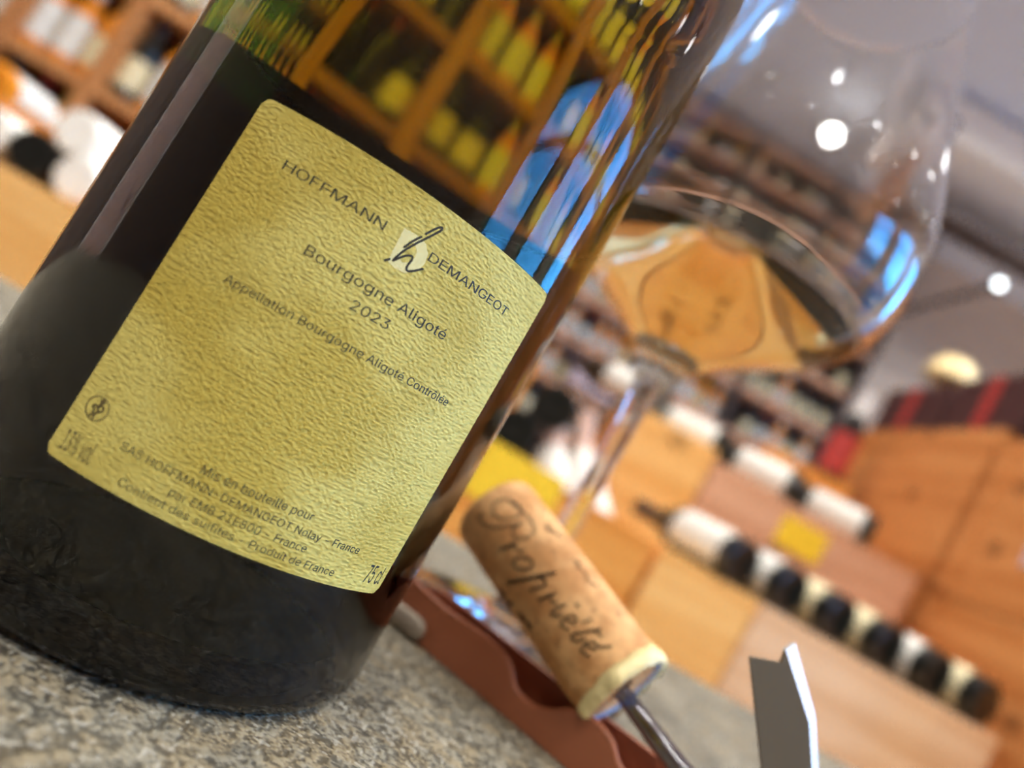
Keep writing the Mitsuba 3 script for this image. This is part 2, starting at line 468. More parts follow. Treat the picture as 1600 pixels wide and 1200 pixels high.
TEXT = [
    (spaced('HOFFMANN', -3.2, 18.3, 72.6, 72.55, 1.42), 'ink'),
    (spaced('DEMANGEOT', 28.4, 51.6, 72.55, 72.75, 1.38), 'ink'),
    (fit_text('Bourgogne Aligoté', 8.2, 40.3, 64.0, 64.1, 1.55), 'ink'),
    (fit_text('2023', 20.3, 28.6, 60.8, 60.95, 1.5), 'ink'),
    (fit_text('Appellation Bourgogne Aligoté Contrôlée', -1.4, 49.9, 55.3, 55.85, 1.25), 'ink'),
    (fit_text('Mis en bouteille pour', 12.7, 35.4, 31.6, 32.05, 1.3), 'ink'),
    (fit_text('SAS HOFFMANN-DEMANGEOT Nolay - France', -1.4, 49.3, 29.4, 29.75, 1.15), 'ink'),
    (fit_text('par EMB 21E800 - France', 10.0, 37.6, 27.15, 27.5, 1.2), 'ink'),
    (fit_text('Contient des sulfites - Produit de France', 1.5, 46.3, 25.2, 25.45, 1.15), 'ink'),
    (fit_text('13% vol.', -11.4, -4.7, 25.4, 25.5, 2.9), 'ink_soft'),
    (fit_text('75 cl', 55.0, 60.6, 25.7, 25.7, 3.0), 'ink'),
]
for m, mat in TEXT:
    part(bl, 'text_line', wrap(m, 0.455), mat)


def strokes(lines, width, off=0.46, h=0.03):
    g = union_all([LineString(smooth_curve(l, 8) if len(l) > 2 else l).buffer(width / 2, quad_segs=4) for l in lines])
    return wrap(extrude(g, h), off)


# the initials: a cream D behind a handwritten h
ox, oz = 21.3 * D2, 69.62
Dp = [(21.2, 69.7), (19.9, 74.4), (22.6, 74.6), (26.6, 74.2), (28.6, 72.6), (28.6, 70.6), (27.0, 69.2), (23.6, 69.0), (22.4, 68.8)]
Dg = Polygon([(0.55, 0.3), (0.25, 5.0), (2.2, 5.15), (4.0, 4.8), (5.0, 3.7), (5.25, 2.2), (4.7, 0.7), (3.4, -0.35), (1.8, -0.5), (0.6, -0.2)])
Dh = Polygon([(1.75, 1.0), (1.65, 4.0), (2.7, 3.9), (3.4, 3.2), (3.6, 2.2), (3.2, 1.2), (2.4, 0.75)])
Dg = affinity.translate(Dg.difference(Dh).buffer(0.12).buffer(-0.1), ox - 0.1, oz - 0.1)
part(bl, 'initial_print', wrap(extrude(Dg, 0.02), 0.455), 'cream_print', label='pale cream capital letter printed behind the script initial')
hl = [[(0.1, -0.5), (0.55, 0.05)],
      [(3.1, 5.9), (3.9, 7.3), (4.55, 8.0), (4.75, 7.7), (4.3, 6.8), (3.4, 5.3), (2.4, 3.6), (1.6, 2.0), (1.15, 0.6), (1.1, 0.15), (1.6, 0.9), (2.3, 1.75), (2.95, 2.1), (3.25, 1.9), (3.2, 1.1), (3.2, 0.3), (3.6, 0.05), (4.4, 0.6), (5.3, 1.5)],
      [(2.75, 5.2), (2.0, 3.9), (1.45, 2.6)]]
part(bl, 'initial_script', strokes([[(ox + x, oz + z) for x, z in l] for l in hl], 0.34, 0.5), 'ink', label='black handwritten letter h')
# round pictogram with a figure
c0 = (-8.9 * D2, 32.35)
fig = [[(0.25, 1.35), (0.5, 1.05), (0.2, 0.8), (-0.05, 1.1), (0.25, 1.35)], [(0.2, 0.75), (-0.15, 0.2), (-0.6, 0.35), (-0.75, -0.05), (-0.35, -0.2), (-0.2, -0.9), (-0.5, -1.4)],
       [(0.2, 0.6), (0.75, 0.5), (0.85, 0.0), (0.45, -0.3), (0.1, 0.0), (0.2, 0.6)], [(0.3, -0.3), (0.1, -0.8), (0.15, -1.35)]]
ring = Point(c0).buffer(1.72, quad_segs=16).difference(Point(c0).buffer(1.55, quad_segs=16))
g = union_all([ring] + [LineString([(c0[0] + x, c0[1] + z) for x, z in l]).buffer(0.15, quad_segs=3) for l in fig])
part(bl, 'pictogram', wrap(extrude(g, 0.03), 0.455), 'ink_soft', label='small round pictogram in a ring')

# ---------------------------------------------------------------- wine glass
GX, GY = 40.5, 252.0
go = ORG + np.array([GX, GY, 0]) * MM
gl = thing('wine_glass', 'large clear balloon wine glass with a long stem behind the bottle', 'glass')
stem_o = [(3.9, 40), (3.6, 60), (3.6, 80), (4.2, 90), (5.6, 97), (7.6, 102.4)]
bowl_o = smooth_curve([(7.6, 102.4), (11.8, 107.6), (19, 113.2), (28.4, 118.6), (35.5, 122.6), (46, 129.4), (54.5, 138.5), (58.2, 147.6), (60, 158), (60, 168), (58.6, 180), (52.8, 200.4), (44.5, 228), (40, 244.5), (36.7, 256), (35, 264)], 5)
foot_o = [(0, 0.6), (30, 0.4), (41, 0.0), (42.6, 0.4), (42.8, 0.9), (41.5, 1.7), (34, 2.4), (22, 4.0), (12, 8.0), (6.5, 15), (4.6, 25), (3.9, 40)]
bi = smooth_curve([(0, 107.5), (6, 108.6), (12, 111.2), (20, 115.7), (29, 120.6), (36, 124.6), (45.5, 131.2), (50.6, 137.0), (53.4, 139.8), (57.0, 148.2), (58.9, 158), (58.9, 168), (57.5, 180), (51.8, 200.2), (43.6, 227.8), (39.1, 244.3), (35.8, 255.8), (34.2, 263.6)], 5)
WZ = 137.0
iw = int(np.argmin(abs(bi[:, 1] - WZ - 1.9)))
WZ, WR = bi[iw, 1], bi[iw, 0]
lip = [(35, 264), (34.8, 264.4), (34.4, 264.3), (34.2, 263.6)]
foot_o = [tuple(q) for q in smooth_curve(foot_o, 4)]
part(gl, 'foot', mv(lathe(foot_o, 120), go, MM), 'clear_glass', 50)
part(gl, 'stem', mv(lathe(smooth_curve(stem_o, 5), 48), go, MM), 'clear_glass', True)
part(gl, 'bowl', mv(cat(lathe(np.vstack([bowl_o, lip[1:-1]]), 160), lathe(bi[iw:], 160, flip=True)), go, MM), 'clear_glass', 50)
wg = thing('white_wine', 'pale golden white wine in the bottom of the balloon glass', 'wine')
part(wg, 'body', mv(lathe(bi[:iw + 1], 160), go, MM), 'glass_wine', True)
rr_ = np.concatenate([[0, 12, 24, 36, 44], WR - np.array([6, 5, 4.2, 3.5, 2.9, 2.4, 2.0, 1.6, 1.25, 0.95, 0.7, 0.45, 0.2, 0.0])])
men = [(r_, WZ - 1.9 + 1.9 * math.exp(-(WR - r_) / 1.3)) for r_ in rr_]
men[-1] = (WR, WZ)
part(wg, 'surface', mv(lathe(men, 160, flip=True), go, MM), 'glass_wine_top', True)

# ---------------------------------------------------------------- corkscrew
cs = thing('corkscrew', "waiter's corkscrew with a brown plastic handle and steel lever lying beside the bottle", 'corkscrew')
hd = np.array([0.845, -0.536, 0]); hn = np.array([0.536, 0.845, 0]); hp = np.array([1.4, 202.0, 0.0])
HR = np.stack([hd, [0, 0, 1], hn], 1)       # local (s, z, depth) -> world


def hmesh(m):
    v, f = np.array(m.vertices), np.array(m.faces)
    w_ = v @ HR.T + hp
    if np.linalg.det(HR) < 0:
        f = f[:, ::-1]
    return mv((w_, f), ORG, MM)


wave = smooth_curve([(-2.0, 3.0), (-1.6, 9.0), (0.8, 11.6), (6, 11.3), (14, 10.7), (24, 11.3), (33, 11.2), (37.5, 9.6), (41, 6.4), (47, 5.6), (52, 7.6), (56, 10.6), (61, 11.5), (66, 10.6), (70, 7.4), (76, 6.2), (82, 8.4), (87, 11.2), (95, 11.6), (110, 11.4), (116, 10.0), (118, 5.0)], 5)
near = Polygon([tuple(q) for q in wave] + [(117, 1.2), (112, 0.2), (3, 0.2), (-0.5, 1.2)]).buffer(0)
hole = LineString([(63.5, 8.0), (64.5, 5.0), (70, 3.6)]).buffer(0.1)
farw = Polygon([(-1, 2), (0, 10.6), (5, 11.8), (40, 11.4), (113, 11.6), (117, 9), (117, 1), (3, 0.2)]).buffer(0)
W_ = 13.0
h1 = extrude(near.buffer(-0.25).buffer(0.25), 2.0)
h2 = extrude(farw, 2.0); h2.apply_translation((0, 0, W_ - 2.0))
h3 = extrude(sbox(1, 0.3, 116, 2.6), W_ - 3.0); h3.apply_translation((0, 0, 1.5))
hb = part(cs, 'handle', cat(hmesh(h1), hmesh(h3)), 'brown_plastic', 30, label='reddish brown plastic handle with wavy grip edge')
part(hb, 'inner_wall', hmesh(h2), 'brown_inner', 30)
rim_l = tube(np.array([[s, z + 0.05, 1.0] for s, z in wave[4:-4]]) @ HR.T + hp, 0.95, 8)
part(hb, 'rim', mv(rim_l, ORG, MM), 'brown_plastic', True)
for s_ in (59.5,):
    rb = extrude(sbox(s_ - 0.8, 1.0, s_ + 0.8, 10.6), 11.0); rb.apply_translation((0, 0, 1.0))
    part(hb, 'rib', hmesh(rb), 'brown_plastic', 30)
# steel nub and blade spine by the hinge at the bottle's end
nb = trimesh.creation.capsule(7.0, 3.0, count=[16, 16])
RX = trimesh.transformations.rotation_matrix(math.pi / 2, [0, 1, 0])
nb.apply_transform(RX)
nb.apply_scale((1, 0.55, 1))
nb = hmesh(trimesh.Trimesh(np.stack([nb.vertices[:, 0] + 7.5, nb.vertices[:, 2] + 3.3, nb.vertices[:, 1] - 1.6], 1), nb.faces[:, ::-1]))
part(cs, 'hinge_knob', nb, 'nub_metal', True, label='grey rounded metal hinge at the end of the handle')
bs = extrude(sbox(-9, 1.2, 6, 5.4).buffer(0.4), 1.6); bs.apply_translation((0, 0, -0.6))
part(cs, 'blade', hmesh(bs), 'steel_dark', 30)
# the worm, from its pivot in the handle to the cork (its coils are inside the cork)
c0, c1 = np.array([12.3, 203.0, 38.9]), np.array([56.6, 174.5, 20.6])
ax = (c1 - c0) / np.linalg.norm(c1 - c0)
CL = np.linalg.norm(c1 - c0)


def PX(x, y, Y):
    a_, b_ = (x - 800) * cr + (y - 600) * sr, (x - 800) * sr - (y - 600) * cr
    return RU(a_, b_, Y * MM) / MM - ORG / MM


wpts = smooth_curve([c1 - ax * 6, PX(968, 1076, 174), PX(983, 1096, 172.5), PX(1008, 1130, 169), PX(1035, 1166, 165), PX(1066, 1206, 161), PX(1105, 1255, 156)], 8)
part(cs, 'worm', mv(tube(wpts, np.linspace(1.9, 2.6, len(wpts)), 14), ORG, MM), 'steel', True, label='curved polished steel worm entering the cork')
# the lever: a notched plate with a folded bright flange
O3 = PX(1172, 1027, 150)
la, lw = np.array([-0.61, 0, 0.79]), np.array([0.79, 0, 0.61])
ly = np.array([0.0, 1.0, 0])


def plate(P2, depth, thick):
    g_ = extrude(Polygon(P2), thick)
    v_ = g_.vertices
    w_ = O3 + v_[:, :1] * lw + v_[:, 1:2] * la + (v_[:, 2:3] + depth) * ly
    return w_, g_.faces[:, ::-1]


face = [(0, 0), (6, -2), (7.4, 0.3), (9.8, -14.3), (8.9, -23.6), (7.6, -34), (6.0, -39), (0.0, -39), (-1.4, -34), (-1, -22.3)]
lv = part(cs, 'lever', mv(plate(face, 0.0, 1.0), ORG, MM), 'steel_matt', label='notched steel lever standing up from the handle')
e0 = np.array([(7.4, 0.3), (9.8, -14.3), (8.9, -23.6), (7.6, -34)])
fl = []
for q in e0:
    for dw, dd in ((0, 0), (2.6, 2.2), (2.2, 3.2), (-0.2, 1.0)):
        fl.append(O3 + (q[0] + dw * (1.15 if q[1] > -5 else 0.9)) * lw + (q[1] + 0.15 * dw) * la + dd * ly)
fv = np.array(fl)
ff = []
for i in range(3):
    for j in range(4):
        a_, b_, c_, d_ = i * 4 + j, i * 4 + (j + 1) % 4, (i + 1) * 4 + (j + 1) % 4, (i + 1) * 4 + j
        ff += [(a_, b_, c_), (a_, c_, d_)]
ff += [(0, 2, 1), (0, 3, 2), (12, 13, 14), (12, 14, 15)]
part(lv, 'flange', mv((fv, np.array(ff)), ORG, MM), 'steel_bright', label='bright folded edge')

# ---------------------------------------------------------------- cork
ck = thing('cork', 'wine cork printed with handwritten lettering, still screwed on the corkscrew', 'cork')
ez = np.array([0, 0, 1.0])
ce1 = np.cross(ax, [0, 1.0, 0]); ce1 /= np.linalg.norm(ce1)
if ce1[2] < 0:
    ce1 = -ce1                                   # up across the cork
ce2 = np.cross(ax, ce1)
if ce2[1] > 0:
    ce2 = -ce2                                   # towards the camera
CM = np.stack([ce1, ce2, ax], 1)
CR = 11.6
cprof = [(0, 0), (9.6, 0), (10.6, 0.35), (11.3, 1.3), (CR, 2.8), (CR, CL * .5), (CR - .1, CL - 4), (CR - .5, CL - 1.5), (CR - 1.6, CL - 0.4), (0, CL - 0.3)]


def corkmesh(m):
    v_, f_ = m if isinstance(m, tuple) else (np.array(m.vertices), np.array(m.faces))
    if np.linalg.det(CM) < 0:
        f_ = np.asarray(f_)[:, ::-1]
    return mv((np.asarray(v_) @ CM.T + c0, f_), ORG, MM)


v, f = lathe(cprof[1:-1], 72)
v = v * np.stack([1 + 0.012 * (meshkit.fbm(v * 0.12, 3, 4) - .5)] * 2 + [np.ones(len(v))], 1)
e_ = cat((v, f), lathe([(9.6, 0), (0.01, 0)], 72, flip=True), lathe([(CR - 1.6, CL - 0.4), (0.01, CL - 0.3)], 72))
part(ck, 'body', corkmesh(e_), 'cork', 40)


def on_cork(x, y, off):
    """x mm along the cork from its upper left end, y mm round it (0 faces the camera, growing upwards)."""
    t = y / CR
    return np.stack([(CR + off) * np.sin(t), (CR + off) * np.cos(t), x], -1)


def cork_print(lines, width, mat, name, label=None):
    g_ = union_all([LineString(smooth_curve(l, 6) if len(l) > 2 else l).buffer(wd / 2, quad_segs=3) for l, wd in ((l, width) if not isinstance(l, tuple) else l for l in lines)])
    m_ = extrude(g_, 0.02)
    v_, f_ = trimesh.remesh.subdivide_to_size(np.array(m_.vertices), np.array(m_.faces), 1.0)
    part(ck, name, corkmesh((on_cork(v_[:, 0], v_[:, 1], 0.16 + v_[:, 2]), f_[:, ::-1])), mat, label=label)


# the handwritten word, letter by letter (x along the cork, y up across it, in mm)
PRP = [
    ([(8.8, 5.6), (5.8, 4.8), (4.7, 2.2), (6.1, 0.1), (8.4, 0.1), (10.4, 1.8), (11.4, 4.1), (10.5, 6.1), (8.1, 6.3), (6.6, 5.5)], 0.5) ,
    ([(8.3, 5.9), (12.3, 6.5), (15.5, 6.3), (17.2, 5.0), (17.5, 3.0), (16.4, 1.4), (14.6, 0.8), (13.4, 1.6), (13.6, 3.3)], 0.5) ,
    ([(5.2, -2.5), (4.8, -3.4), (5.7, -4.0), (7.9, -3.5), (10.4, -1.6), (12.3, 1.2), (13.5, 4.3)], 0.6) ,
    ([(16.8, 0.1), (16.4, -2.0), (15.5, -4.0)], 0.85) ,
    ([(16.5, -1.7), (18.0, -0.5), (19.2, -0.5), (19.6, 0.7)], 0.5) ,
    ([(20.9, -0.5), (20.2, -2.2), (20.8, -3.4), (22.5, -2.9), (24.1, -1.2), (24.1, 0.2), (22.5, 0.5), (20.9, -0.5), (22.8, 0.6)], 0.65) ,
    ([(28.7, 3.4), (27.4, 0.4), (25.7, -2.8), (22.7, -7.6)], 0.95) ,
    ([(27.1, -0.6), (28.7, 0.6), (29.8, -0.1), (29.2, -1.9), (28.4, -3.7)], 0.65) ,
    ([(32.8, 0.8), (32.2, -1.0), (31.6, -3.2)], 0.75) ,
    ([(32.1, -1.3), (33.2, -0.8), (34.3, -1.2), (34.7, -0.1)], 0.55) ,
    ([(36.4, 0.9), (35.8, -1.3), (35.8, -2.6), (37.0, -2.3), (37.6, -0.9)], 0.7) ,
    ([(37.9, 3.2), (38.3, 3.3)], 0.7) ,
    ([(39.0, -0.9), (40.9, 0.2), (40.6, 1.3), (39.4, 0.8), (38.8, -0.9), (39.4, -2.4), (41.4, -1.6)], 0.55),
    ([(42.0, 1.9), (42.5, 3.8)], 0.5) ,
    ([(45.6, 4.2), (44.3, 1.5), (43.0, -1.0), (43.1, -2.1), (44.4, -1.7), (45.1, 0.1)], 0.65) ,
    ([(44.8, 3.2), (46.9, 3.4)], 0.45) ,
    ([(46.3, -0.6), (48.2, 0.5), (47.9, 1.6), (46.7, 1.1), (46.1, -0.6), (46.7, -2.1), (48.7, -1.3)], 0.55),
    ([(48.6, 1.7), (49.9, 3.9)], 0.55) ,
]
cork_print(PRP, 0.5, 'cork_ink', 'script_lettering', 'dark brown handwritten word burnt into the cork')
FR = [
    ([(21.5, -12.6), (23.6, -11.2), (22.8, -14.3)], 0.9) ,
    ([(24.3, -12.9), (26.4, -11.0), (25.1, -15.0)], 0.9) ,
    ([(29.4, -11.1), (31.4, -10.1), (30.8, -12.1)], 0.9) ,
    ([(32.3, -10.6), (34.0, -9.5), (33.8, -10.9)], 0.9) ,
    ([(16.2, 9.2), (17.5, 10.2), (17.8, 8.9), (19.2, 10.2)], 0.5) ,
    ([(18.7, 10.3), (20.3, 11.1), (20.9, 11.8)], 0.4) ,
    ([(27.9, 9.7), (29.2, 11.0), (29.7, 9.4), (31.1, 10.3)], 0.45) ,
    ([(31.4, 10.0), (33.0, 10.7), (33.8, 9.3), (36.4, 10.9)], 0.4) ,
]
cork_print(FR, 0.5, 'cork_ink_faint', 'small_print', 'faint marks near the edges of the cork')
# ragged cream collar and bluish rim at the lower end
t = np.linspace(0, 2 * math.pi, 60, endpoint=False)
rng = np.random.default_rng(3)
rag = lambda base, amp, k: base + amp * (meshkit.fbm(np.stack([np.cos(t) * k, np.sin(t) * k, t * 0], 1) + 5, 3, 2) - 0.45)
prof = [(CR - 1.0, -1.9 + 0 * t), (rag(CR + 0.1, 0.7, 2.2), rag(-2.0, 2.6, 1.8)), (rag(CR + 0.5, 2.2, 3.6), rag(-0.6, 2.2, 3.0)), (rag(CR + 0.3, 2.4, 4.0), rag(1.2, 2.6, 3.4)), (rag(CR - 1.2, 0.8, 3), rag(1.6, 1.0, 2.1)), (rag(9.3, 0.8, 2), 1.0 + 0 * t), (3.0 + 0 * t, 0.6 + 0 * t)]
prof = [(r_, z_ + 2.0 * np.maximum(0, np.sin(t + math.pi / 2 + 0.4)) * (i in (1, 2, 3)) * (-0.6 if i == 1 else 0.4)) for i, (r_, z_) in enumerate([(np.broadcast_to(a_, t.shape), np.broadcast_to(b_, t.shape)) for a_, b_ in prof])]
v = np.vstack([np.stack([r_ * np.cos(t), r_ * np.sin(t), CL + z_], 1) for r_, z_ in prof])
q = []
for i in range(len(prof) - 1):
    for j in range(60):
        q += [(i * 60 + j, i * 60 + (j + 1) % 60, (i + 1) * 60 + (j + 1) % 60), (i * 60 + j, (i + 1) * 60 + (j + 1) % 60, (i + 1) * 60 + j)]
part(ck, 'collar', corkmesh((v[:5 * 60], np.array(q)[:4 * 120])), 'wax', 60, label='ragged cream coloured crust round the lower end')
part(ck, 'end_rim', corkmesh((v[4 * 60:6 * 60], np.array(q)[4 * 120:5 * 120] - 240)), 'wax_blue', 60, label='bluish rim of the lower end')
part(ck, 'end_face', corkmesh((v[5 * 60:], np.array(q)[5 * 120:] - 300)), 'cork', 60)

# ---------------------------------------------------------------- bottles of the shop
def bottle_meshes():
    prof = [(0, .004), (.034, 0), (.0395, .003), (.041, .008), (.041, .16), (.0395, .172), (.033, .192), (.023, .215), (.0165, .232), (.0148, .245), (.0145, .285), (.016, .286), (.016, .294), (.0, .295)]
    body = lathe(prof, 28)
    lab = lathe([(.0414, .035), (.0414, .128)], 22, -math.pi / 2 - 1.75, -math.pi / 2 + 1.75)
    tall = lathe([(.0414, .03), (.0414, .155)], 22, -math.pi / 2 - 1.75, -math.pi / 2 + 1.75)
    cap = lathe([(.0155, .225), (.0157, .245), (.0155, .284), (.0168, .286), (.0168, .2955), (.0, .2962)], 20)
    cap[0][:20, :2] *= 1.22
    return body, lab, tall, cap


_b, _l, _t, _c = bottle_meshes()
P_ = {}


def proto(which, mat):
    key = (which, mat)
    if key not in P_:
        P_[key] = mikit.ply({'body': _b, 'label': _l, 'tall': _t, 'capsule': _c}[which], 'mat_' + mat, smooth=40)
    return P_[key]


def shop_bottle(name, label, pos, body, lab, capm, rot=None, tall=False, group=None, rz=0.0, s=1.0):
    k = thing(name, label, 'bottle', group)
    tw = T().translate([float(x) for x in pos])
    if rz:
        tw = tw @ T().rotate([0, 0, 1], rz)
    for axis, ang in rot or ():
        tw = tw @ T().rotate(axis, ang)
    if s != 1.0:
        tw = tw @ T().scale(s)
    part(k, 'body', proto('body', body), None, to_world=tw)
    if lab:
        part(k, 'label', proto('tall' if tall else 'label', lab), None, to_world=tw)
    if capm:
        part(k, 'capsule', proto('capsule', capm), None, to_world=tw)
    return k


ORD = ['first', 'second', 'third', 'fourth', 'fifth', 'sixth', 'seventh', 'eighth', 'ninth', 'tenth', 'eleventh', 'twelfth', 'thirteenth', 'fourteenth', 'fifteenth', 'sixteenth', 'seventeenth', 'eighteenth', 'nineteenth', 'twentieth']
KINDS = {'amber': ('amber_bottle', 'white_label', 'white_capsule', 'amber bottle, white label'),
         'amberg': ('amber_bottle', 'cream_label', 'gold_capsule', 'amber bottle, cream label'),
         'red': ('dark_bottle', 'white_label', 'red_capsule', 'dark red-capped bottle, white label'),
         'dark': ('dark_bottle', 'cream_label', 'dark_capsule', 'dark bottle, cream label'),
         'plain': ('dark_bottle', None, 'red_capsule', 'dark red-capped bottle without label'),
         'olive': ('olive_bottle', 'white_label', 'gold_capsule', 'olive bottle, white label')}

# ---- left shelf, 2.1 m away: bays between posts
SY = 2.1
px_ = [RU(r, 0, SY)[0] for r in (-980, -812, -644, -476, -308, -140)]
zs = [0.34, 0.645, 0.945, 1.245, 1.556, 1.866, 2.176, 2.486]
sh = thing('wine_rack', 'wooden wine shelf with square bays full of bottles at the left', 'shelf')
part(sh, 'back_panel', bx(px_[0] - .3, px_[-1] + .02, SY + .33, SY + .35, 0.06, zs[-1] + .03), 'wood_back')
for x in [px_[0] - .303] + px_:
    part(sh, 'post', bx(x - .022, x + .022, SY, SY + .33, 0.0, zs[-1] + .03, 0.002), 'wood_post')
allx = [px_[0] - .303] + px_
for z in zs:
    for a, b in zip(allx[:-1], allx[1:]):
        part(sh, 'shelf_board', bx(a + .022, b - .022, SY + .004, SY + .33, z - .018, z + .018, 0.002), 'wood_shelf')
ROWN = {zs[i]: n for i, n in enumerate(('bottom', 'second', 'third', 'fourth', 'fifth', 'sixth', 'seventh'))}
rnd = random.Random(11)


def rack_bottle(m, bay, row, where, pos, tall, rz):
    """Bays right of the third are seen only as blurs through the wine bottle: their bottles share a label by kind and board."""
    if bay <= 2:
        l, g = f'{m[3]}, {where} bay {["one", "two", "three"][bay]} on rack board {BRD[row]}', f'bottles in bay {bay + 1} of the left rack'
    else:
        l = f'{m[3]} on rack board {BRD[row]} behind the wine bottle'
        g = l
    shop_bottle('rack_bottle', l, pos, *m[:3], tall=tall, rz=rz, group=g)


BRD = ['zero', 'one', 'two', 'three', 'four', 'five', 'six', 'seven', 'eight']
for zi, z in enumerate(zs[1:-1], 1):
    for bi_, (a, b) in enumerate(zip(allx[:-1], allx[1:])):
        if (zi <= 2 and bi_ > 1):
            continue
        for j in range(3):
            kd = rnd.choice(['amber', 'amber', 'amberg', 'red', 'dark', 'dark', 'olive'])
            if zi in (3, 4) and bi_ in (1, 2):
                kd = [['amber', 'amber', 'amberg'], ['dark', 'amber', 'amber']][bi_ - 1][j]
            if bi_ >= 3 and rnd.random() < 0.6:
                kd = rnd.choice(['dark', 'plain', 'plain'])
            m = KINDS[kd]
            rack_bottle(m, bi_, zi, f'{["left", "middle", "right"][j]} of', (a + .055 + j * (b - a - .11) / 2, SY + .06 + .02 * rnd.random(), z + .0185), kd == 'amber', rnd.uniform(-25, 25))
        for j in range(2):
            kd = rnd.choice(['red', 'plain', 'dark'])
            rack_bottle(KINDS[kd], bi_, zi, f'rear {["left", "right"][j]} of', (a + .10 + j * (b - a - .2), SY + .2, z + .0185), False, rnd.uniform(-30, 30))

# ---- back shelf, 5 m away
BYs = 5.0
bxs = np.linspace(-0.75, 2.05, 5)
bz = [RU(0, u, BYs)[2] for u in (-100, -30, 40, 110, 180, 250, 320, 390, 460)]
bs_ = thing('wall_shelf', 'tall dark wooden bottle shelf against the far wall', 'shelf')
part(bs_, 'back_panel', bx(bxs[0], bxs[-1], BYs + .3, BYs + .32, 0.0, bz[-1] + .33), 'wood_dark')
for x in bxs:
    part(bs_, 'post', bx(x - .025, x + .025, BYs, BYs + .3, 0.0, bz[-1] + .33, .003), 'wood_dark')
for z in bz + [bz[-1] + .31]:
    for a, b in zip(bxs[:-1], bxs[1:]):
        part(bs_, 'shelf_board', bx(a + .025, b - .025, BYs - .01, BYs + .3, z - .035, z, .002), 'wood_pink')
for zi, z in enumerate(bz):
    if zi < 1:
        continue
    n = 0
    for a, b in zip(bxs[:-1], bxs[1:]):
        for j in range(6):
            x = a + .08 + j * (b - a - .16) / 5
            n += 1
            if x < -0.72 or x > 2.0 or rnd.random() < 0.1:
                continue
            kd = rnd.choice(['amber', 'amber', 'amber', 'red', 'dark', 'amberg', 'dark'] if zi < 5 else ['dark', 'red', 'plain', 'amberg', 'dark', 'red'])
            m = KINDS[kd]
            shop_bottle('wall_bottle', f'{m[3]} on board {BRD[zi]} of the far wall shelf', (x, BYs + .07 + .02 * rnd.random(), z + .0005), *m[:3], tall=kd == 'amber' and rnd.random() < .5, rz=rnd.uniform(-25, 25), s=0.9, group=f'{m[3]} on board {BRD[zi]} of the far wall shelf')
cd = thing('price_card', 'pinkish white price card hung on the edge of the far wall shelf', 'card')
c_ = RU(112, 72, BYs - .06)
part(cd, 'card', bx(c_[0] - .17, c_[0] + .17, BYs - .05, BYs - .046, c_[2] - .09, c_[2] + .09), 'pink_card')
for i in range(3):
    part(cd, 'print', bx(c_[0] - .06 + i * .07, c_[0] - .02 + i * .07, BYs - .052, BYs - .05, c_[2] - .05 + .02 * i, c_[2] - .01 + .02 * i), 'print_grey')


# ---- wooden wine crates
def crate(label, x0, x1, y0, y1, z0, z1, mat, lid=True, side=None, rows=1, group=None, knots=()):
    k = thing('wine_crate', label, 'crate', group)
    t = .012
    part(k, 'front_board', bx(x0, x1, y0, y0 + t, z0, z1, .0015), mat)
    part(k, 'back_board', bx(x0, x1, y1 - t, y1, z0, z1, .0015), mat)
    part(k, 'side_board', bx(x0, x0 + t, y0 + t, y1 - t, z0, z1, .0015), side or mat)
    part(k, 'side_board', bx(x1 - t, x1, y0 + t, y1 - t, z0, z1, .0015), side or mat)
    part(k, 'bottom_board', bx(x0 + t, x1 - t, y0 + t, y1 - t, z0, z0 + t), mat)
    if lid:
        part(k, 'lid', bx(x0 + t, x1 - t, y0 + t, y1 - t, z1 - t, z1 - .001), mat)
    return k


PL = thing('display_plinth', 'low wooden stand under the wine crates behind the table', 'stand')
part(PL, 'top_board', bx(-1.5, 1.04, 1.2, 1.62, .575, .6, .003), 'wood_shelf')
part(PL, 'front_board', bx(-1.48, 1.02, 1.23, 1.25, 0, .575), 'wood_shelf')
part(PL, 'back_board', bx(-1.48, 1.02, 1.58, 1.6, 0, .575), 'wood_shelf')
PM = thing('display_plinth', 'taller wooden stand under the rear crates', 'stand')
part(PM, 'top_board', bx(-0.1, 1.04, 1.63, 2.02, .775, .8, .003), 'wood_shelf')
part(PM, 'front_board', bx(-.08, 1.02, 1.635, 1.655, 0, .775), 'wood_shelf')
part(PM, 'back_board', bx(-.08, 1.02, 1.98, 2.0, 0, .775), 'wood_shelf')
CY = 1.25
xr = lambda r, Y: float(RU(r, 0, Y)[0])
ZT = float(RU(0, -101, CY)[2])
row1 = [(-1.16, xr(-690, CY), 'wood_gold', 'pale orange crate at the far left, front crate beside the left edge of the bottle'),
        (xr(-680, CY), xr(-350, CY), 'wood_orange', 'orange crate hidden behind the left half of the wine bottle'),
        (xr(-342, CY), xr(-10, CY), 'wood_gold', 'pale crate hidden behind the right half of the wine bottle'),
        (xr(-2, CY), xr(320, CY), 'wood_orange', 'deep orange crate with a yellow card, right behind the cork'),
        (xr(331, CY), xr(503, CY), 'wood_gold', 'golden knotty crate in the front row between the orange and the long pinkish crate'),
        (xr(507, CY), xr(932, CY), 'wood_pale', 'long pale pinkish crate at the right end of the front row')]
for a, b, m, l in row1:
    crate(l, a, b, CY, 1.58, .6, ZT, m, lid='deep orange' not in l)
yc = thing('yellow_card', 'yellow card on the front of the deep orange crate behind the cork', 'card')
part(yc, 'sheet', bx(xr(14, CY), xr(150, CY), CY - .004, CY - .001, ZT - .085, ZT + .012), 'yellow_card')
